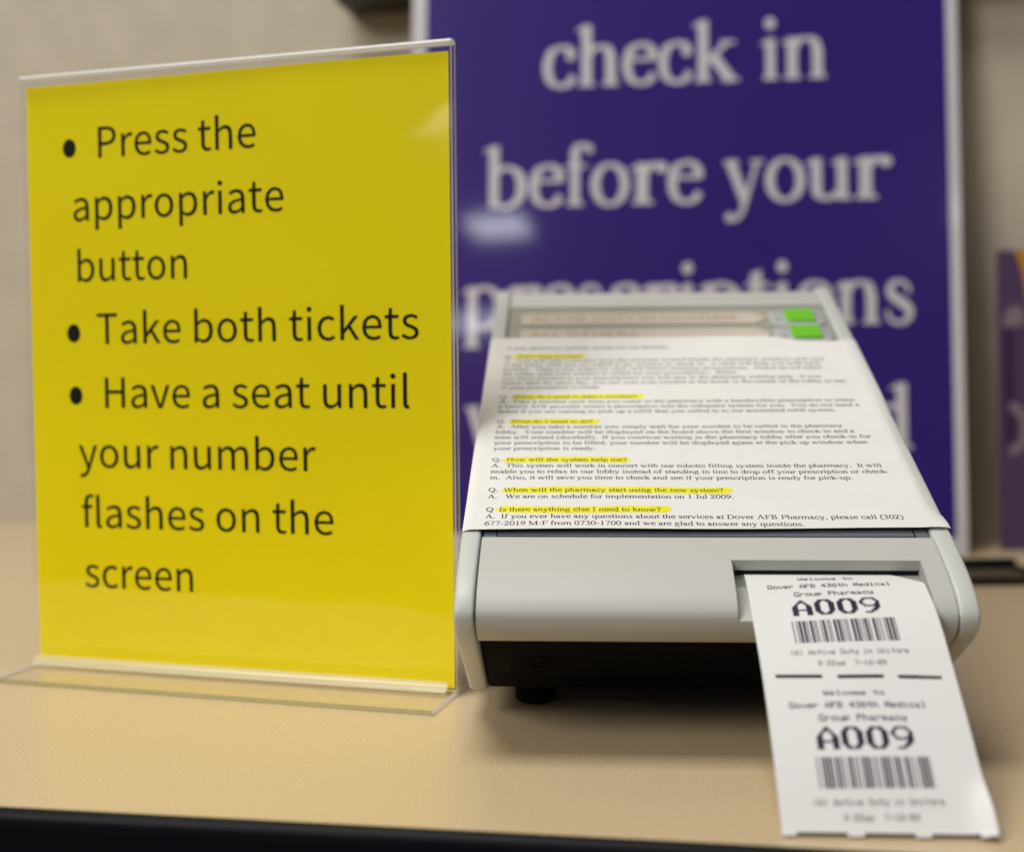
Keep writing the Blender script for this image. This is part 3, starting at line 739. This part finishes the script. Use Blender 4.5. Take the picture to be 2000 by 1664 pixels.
for j in range(len(ss) - 1):
    for i in range(len(us) - 1):
        if us[i] >= SLOT_U0 - .01 and us[i + 1] <= SLOT_U1 + .01 and ss[j] >= sA - 1e-6 and ss[j + 1] <= sD + 1e-6: continue
        w.f.append((idx[i, j], idx[i, j + 1], idx[i + 1, j + 1], idx[i + 1, j])); w.m.append(0)
A = fas_at(sA); D = fas_at(sD); Bp = (-16.4, 68.4); Cp = (-14.0, 63.6)
Rm = .8
def slotquad(p, q, m=0): w.add([(SLOT_U0, *p), (SLOT_U1, *p), (SLOT_U1, *q), (SLOT_U0, *q)], [(0, 1, 2, 3)], m)
slotquad(A, Bp); slotquad(Cp, D)
arc = [fas_at(sA + (sD - sA) * i / 8) for i in range(9)]
for u in (SLOT_U0, SLOT_U1):
    w.add([(u, *p) for p in arc] + [(u, *Cp), (u, *Bp)], [tuple(range(11))], 0)
# turned-in lower lip
L0 = fas[-1]
w.add([(-.3, *L0), (170.3, *L0), (170.3, -21, 43.2), (-.3, -21, 43.2), (170.3, -19, 45.5), (-.3, -19, 45.5)], [(0, 1, 2, 3), (3, 2, 4, 5)])
fascia = w.build('front_fascia', MT['plastic'], root, angle=40)
w = MB(); w.prism([(-16.3, 68.6), (-13.8, 63.4), (-12.6, 63.4), (-12.6, 68.6)], SLOT_U0 + .1, SLOT_U1 - .1); w.build('slot_mouth', MT['groove'], fascia, smooth=False)  # solid dark block in place of the slot's unlit depth
# black base
w = MB(); w.prism([(-19.5, 42.8), (24.5, 13.6), (27, 12.6), (225, 12.6), (225, 42.8)], -.5, 170.4); base = w.build('black_base', MT['black'], root, bevel=.8)
bx = math.atan2(13.6 - 42.8, 44.0)
nrm = Vector((0, -29.2, -44.0)).normalized()
def BP(x, t, h=0):
    p = Vector((0, -19.5, 42.8)) + t * Vector((0, 44.0, -29.2)) + h * nrm; return (x, p[1], p[2])
w = MB(); w.lathe((0, 0, 0), 'z', [(6.4, -.5), (6.4, .35), (5.8, .6), (4.6, .6), (4.2, .1), (1.6, .1), (1.3, .9)], 36)
lk = w.build('key_lock', MT['black'], base)
lk.matrix_local = Matrix.Translation(Vector(BP(22.5, .47)) * MM) @ nrm.to_track_quat('Z', 'Y').to_matrix().to_4x4()
w = MB()
for x0, x1, t0, t1 in ((6.0, 6.6, .57, .68), (6.0, 8.6, .66, .68), (8.0, 8.6, .57, .68)):
    w.add([BP(x0, t0, .15), BP(x1, t0, .15), BP(x1, t1, .15), BP(x0, t1, .15)], [(0, 1, 2, 3)])
w.build('lock_symbol', MT['groove'], base, smooth=False)
for x, y in ((18, 54), (152, 54), (18, 205), (152, 205)):
    w = MB(); w.lathe((x, y, 0), 'z', [(8.0, .1), (8.8, .8), (9.2, 4), (9.2, 13)], 32); w.build('foot', MT['rubber'], root)

# ================================================================== the typed notice lying on the machine
def nz_(u, v):
    h = .25 + .18 * math.sin(u / 23.0) * math.exp(-max(v, 0) / 26) + .12 * math.sin(u / 37 + v / 29)
    if u < -5: h -= .10 * (u + 5) ** 2 * (1.0 if v < 30 else .7)
    if u > 173.2:
        k = min(1, max(0, (v - 4) / 10)) * (1 - .55 * min(1, max(0, (v - 70) / 50)))
        h -= (u - 173.2) * .42 * k + (.05 * max(0, u - 175) ** 2)
    if u > 168 and v < 6: h += .25 * (1 - v / 6) if v > 0 else .25
    return h
def NP(u, v, e=0): return TP(u, v, nz_(u, v) + e)
us = [-8.4, -7, -5.6, -4, 0] + [8 * i for i in range(1, 18)] + [143, 148, 152, 156, 160, 164, 168, 171, 173.2, 174.5, 176, 177.4, 178.5]
def topv(u):
    if u < 137: return 174.6 + .4 * math.sin(u / 15)
    t = min(1, (u - 137) / 14); return 174.6 - 6.2 * t * t * (3 - 2 * t) + (max(0, u - 170) * .55)
NV = 48
w = MB()
for j in range(NV + 1):
    for u in us:
        v0 = -2.7 + 1.6 * max(0, min(1, (u - 20) / 150)) + .25 * math.sin(u / 19); v1 = topv(u); v = v0 + (v1 - v0) * j / NV
        w.v.append(NP(u, v))
K = len(us)
for j in range(NV):
    for i in range(K - 1):
        a = j * K + i; w.f.append((a, a + 1, a + K + 1, a + K)); w.m.append(0)
LSP = 13.8 * 25.4 / 72; EM = 12 * 25.4 / 72 / 1000
NOTICE = {
 33: 'A new pharmacy waiting system for our families',
 31: 'Q.  What does it mean?',
 30: 'A.  You will take a number from the machine located beside the pharmacy windows and wait',
 29: 'in the lobby until you are called to the window to check in.  A clerk will help you with each',
 28: 'number.  Take a new ticket for each visit before bringing prescriptions.  Please do not leave',
 27: 'the lobby until your number is called for your prescriptions.  When',
 26: 'you have checked in your prescriptions you will stay in the pharmacy waiting area.  If you',
 25: 'return later the same day, you can scan your number at the kiosk in the center of the lobby to see',
 24: 'if your prescription is ready.',
 22: 'Q.  When do I need to take a number?',
 21: 'A.  Take a number each time you come to the pharmacy with a handwritten prescription or when',
 20: 'a Dover AFB provider enters a prescription into the computer system for you.  You do not need a',
 19: 'ticket if you are coming to pick up a refill that you called in to our automated refill system.',
 17: 'Q.  What do I need to do?',
 16: 'A.  After you take a number you simply wait for your number to be called in the pharmacy',
 15: 'lobby.  Your number will be displayed on the board above the first window to check-in and a',
 14: 'tone will sound (doorbell).  If you continue waiting in the pharmacy lobby after you check-in for',
 13: 'your prescription to be filled, your number will be displayed again at the pick up window when',
 12: 'your prescription is ready.',
 10: 'Q.  How will the system help me?',
 9: 'A.  This system will work in concert with our robotic filling system inside the pharmacy.  It will',
 8: 'enable you to relax in our lobby instead of standing in line to drop off your prescription or check-',
 7: 'in.  Also, it will save you time to check and see if your prescription is ready for pick-up.',
 5: 'Q.  When will the pharmacy start using the new system?',
 4: 'A.   We are on schedule for implementation on 1 Jul 2009.',
 2: 'Q  Is there anything else I need to know?',
 1: 'A.  If you ever have any questions about the services at Dover AFB Pharmacy, please call (302)',
 0: '677-2019 M-F from 0730-1700 and we are glad to answer any questions.'}
R = lambda c_: serif_glyph(c_, False)
rng = random.Random(4)
for n, s in NOTICE.items():
    q = n in (31, 22, 17, 10, 5, 2)
    fn = (lambda x, y: NP(x, y, .14)) if q else (lambda x, y: NP(x, y, .07))
    if q:                                   # highlighter stroke behind the question
        i = s.index(' ')
        a = text_width(s[:i + 1], R) * EM + rng.uniform(-1.2, .2); b = text_width(s, R) * EM + rng.uniform(1.5, 4.5)
        lo, hi = n * LSP - 1.1, n * LSP + 3.9
        N = 40; top_, bot = [], []
        for t in range(N + 1):
            x = a + (b - a) * t / N
            fade = min(1, t / 2, (N - t) / 1.5 + .35)
            mid = (lo + hi) / 2 + .35 * math.sin(t / 6 + n)
            top_.append((x + rng.uniform(-.1, .1), mid + 2.4 * fade + rng.uniform(-.12, .12))); bot.append((x - 1.0, mid - 2.4 * fade + rng.uniform(-.12, .12)))
        for t in range(N): w.add([NP(*bot[t], .06), NP(*bot[t + 1], .06), NP(*top_[t + 1], .06), NP(*top_[t], .06)], [(0, 1, 2, 3)], 2)
        j = s.index(' ')
        x = put_text(w, s[:j], R, 0, n * LSP, EM, EM, fn, 1)
        put_text(w, s[j:], R, x, n * LSP, EM, EM, fn, 3)
    else:
        put_text(w, s, R, 0, n * LSP, EM, EM, fn, 1)
o = w.build('typed_notice', [MT['paper'], MT['ink'], MT['marker'], MT['marker_ink']]); place(o, (DX, DY, 0), DR)
tag(o, 'white typed notice with questions in yellow highlighter, lying on the ticket machine', 'notice')

# ================================================================== the printed ticket
P4 = [(-16.15, 66.74), (-27.75, 66.92), (-70.67, 36.56), (-99.61, .9)]
def bez(t):
    a, b, c_, d = (1 - t) ** 3, 3 * t * (1 - t) ** 2, 3 * t * t * (1 - t), t ** 3
    return tuple(a * P4[0][i] + b * P4[1][i] + c_ * P4[2][i] + d * P4[3][i] for i in (0, 1))
TB = [bez(i / 200) for i in range(201)]; TS = [0]
for a, b in zip(TB, TB[1:]): TS.append(TS[-1] + math.hypot(b[0] - a[0], b[1] - a[1]))
SE = TS[-1]; XC = 129.96; HWID = 31.75
def smooth(a, b, x): t = min(1, max(0, (x - a) / (b - a))); return t * t * (3 - 2 * t)
def TK(x, s, e=0):
    """ticket point: x across from its centre line, s down its length from the slot"""
    k = 0
    s_ = min(max(s, 0), SE - 1e-6)
    lo, hi = 0, 200
    while hi - lo > 1:
        m_ = (lo + hi) // 2
        if TS[m_] <= s_: lo = m_
        else: hi = m_
    t = (s_ - TS[lo]) / (TS[lo + 1] - TS[lo])
    y = TB[lo][0] + t * (TB[lo + 1][0] - TB[lo][0]); z = TB[lo][1] + t * (TB[lo + 1][1] - TB[lo][1])
    tx, tz = TB[lo + 1][0] - TB[lo][0], TB[lo + 1][1] - TB[lo][1]; l = math.hypot(tx, tz)
    ny, nz2 = -tz / l, tx / l
    if nz2 < 0: ny, nz2 = -ny, -nz2
    tw = .055 * math.exp(-((s - 24) / 20) ** 2) * smooth(0, 9, s)
    h = x * tw + .5 * math.exp(-((x + 4) / 22) ** 2) * smooth(0, 30, s) * (1 - smooth(85, SE, s)) + e
    if x > 23: h += ((x - 23) / 8.75) ** 2 * 3.4 * smooth(SE - 22, SE - 6, s)
    return (XC + x, y + ny * h, z + nz2 * h)
SLX = [(-27.4, -12.1), (-7, 8.2), (12.9, 27.3)]
xs = sorted(set([-HWID, HWID, -30, 29, 30, 31, 23, 25, 27] + [v for p_ in SLX for v in p_] + [-20, -3, 1, 5, 17, 21]))
SL0, SL1 = 52.0, 53.4
sv = sorted(set([i * 2.5 for i in range(0, 43)] + [SL0, SL1, SE - 1.1, SE, 1, 3.5, 6, 8.5]))
sv = [s for s in sv if s <= SE]
w = MB()
for s in sv:
    xm = HWID if s > 8.5 else 21.5 + (HWID - 21.5) * s / 8.5
    for x in xs:
        xx = min(x, xm)
        ds = 0
        if SL0 - .1 < s < SL1 + .1:                                     # the perforations bow a little
            for a, b in SLX:
                if a <= x <= b: ds = {-27.4: .1, -7: -.35, 12.9: .25}[a] * ((x - a) / (b - a) - .5)
        w.v.append(TK(xx, s + ds))
K = len(xs)
for j in range(len(sv) - 1):
    for i in range(K - 1):
        inside = any(xs[i] >= a - .01 and xs[i + 1] <= b + .01 for a, b in SLX)
        if inside and (sv[j] >= SL0 - .01 and sv[j + 1] <= SL1 + .01 or sv[j] >= SE - 1.2): continue
        a = j * K + i; w.f.append((a, a + K, a + K + 1, a + 1)); w.m.append(0)
BIG = {'A': ['....XX....', '...XXXX...', '..XX..XX..', '.XX....XX.', 'XXX....XXX', 'XXX....XXX', 'XXXXXXXXXX', 'XXX....XXX', 'XXX....XXX', 'XXX....XXX'],
       '0': ['..XXXXXX..', '.XXX..XXX.', 'XXX....XXX', 'XXX....XXX', 'XXX....XXX', 'XXX....XXX', 'XXX....XXX', 'XXX....XXX', '.XXX..XXX.', '..XXXXXX..'],
       '9': ['..XXXXXX..', '.XX....XX.', 'XX......XX', 'XX......XX', '.XX....XXX', '..XXXXXXXX', '.......XXX', '......XXX.', '.....XXX..', '..XXXX....']}
C39 = {'*': 'nwnnwnwnn', 'A': 'wnnnnwnnw', '0': 'nnnwwnwnn', '9': 'nnwnnwwnn'}
for rep in (0, 1):
    off = 54.75 * rep
    fT = lambda x, y: TK(x, off - y - .022 * x, .05)
    for s, x0, base, pitch, h, m in (('Welcome to', -12.8, 5.3, 2.02, 1.9, 1), ('Dover AFB 436th Medical', -24.4, 10.1, 1.93, 2.3, 1), ('Group Pharmacy', -15.6, 14.9, 2.02, 2.4, 1),
                                     ('(A) Active Duty in Uniform', -21.2, 43.4, 1.54, 2.3, 2), ('9:22am  7-16-09', -12.6, 48.2, 1.54, 2.2, 2)):
        put_dots(w, s, x0, -base, pitch, h, fT, m)
    cw, chh = .70, .80
    for k, c_ in enumerate('A009'):
        x0 = -17.4 + k * 7.9
        for r, row in enumerate(BIG[c_]):
            j = 0
            while j < 10:
                if row[j] == 'X':
                    e = j
                    while e < 10 and row[e] == 'X': e += 1
                    y1, y0 = -(17.0 + r * chh), -(17.0 + (r + 1) * chh)
                    w.add([fT(x0 + j * cw, y0), fT(x0 + e * cw, y0), fT(x0 + e * cw, y1), fT(x0 + j * cw, y1)], [(0, 1, 2, 3)], 1)
                    j = e
                else: j += 1
    x = -18.6; nw = .375
    tot = sum(sum(2.4 if q_ == 'w' else 1 for q_ in C39[c_]) + 1.6 for c_ in '*A009*'); nw = 36.0 / tot
    for c_ in '*A009*':
        for k, q_ in enumerate(C39[c_]):
            b = nw * (2.4 if q_ == 'w' else 1)
            if k % 2 == 0:
                for seg in range(4):
                    y1, y0 = -(27.6 + seg * 2.6), -(27.6 + (seg + 1) * 2.6)
                    w.add([fT(x, y0), fT(x + b, y0), fT(x + b, y1), fT(x, y1)], [(0, 1, 2, 3)], 1)
            x += b
        x += nw * 1.6
o = w.build('paper_ticket', [MT['thermal'], MT['purple_ink'], MT['faint']]); place(o, (DX, DY, 0), DR)
tag(o, 'white strip of two printed A009 tickets curling out of the slot onto the counter', 'ticket')
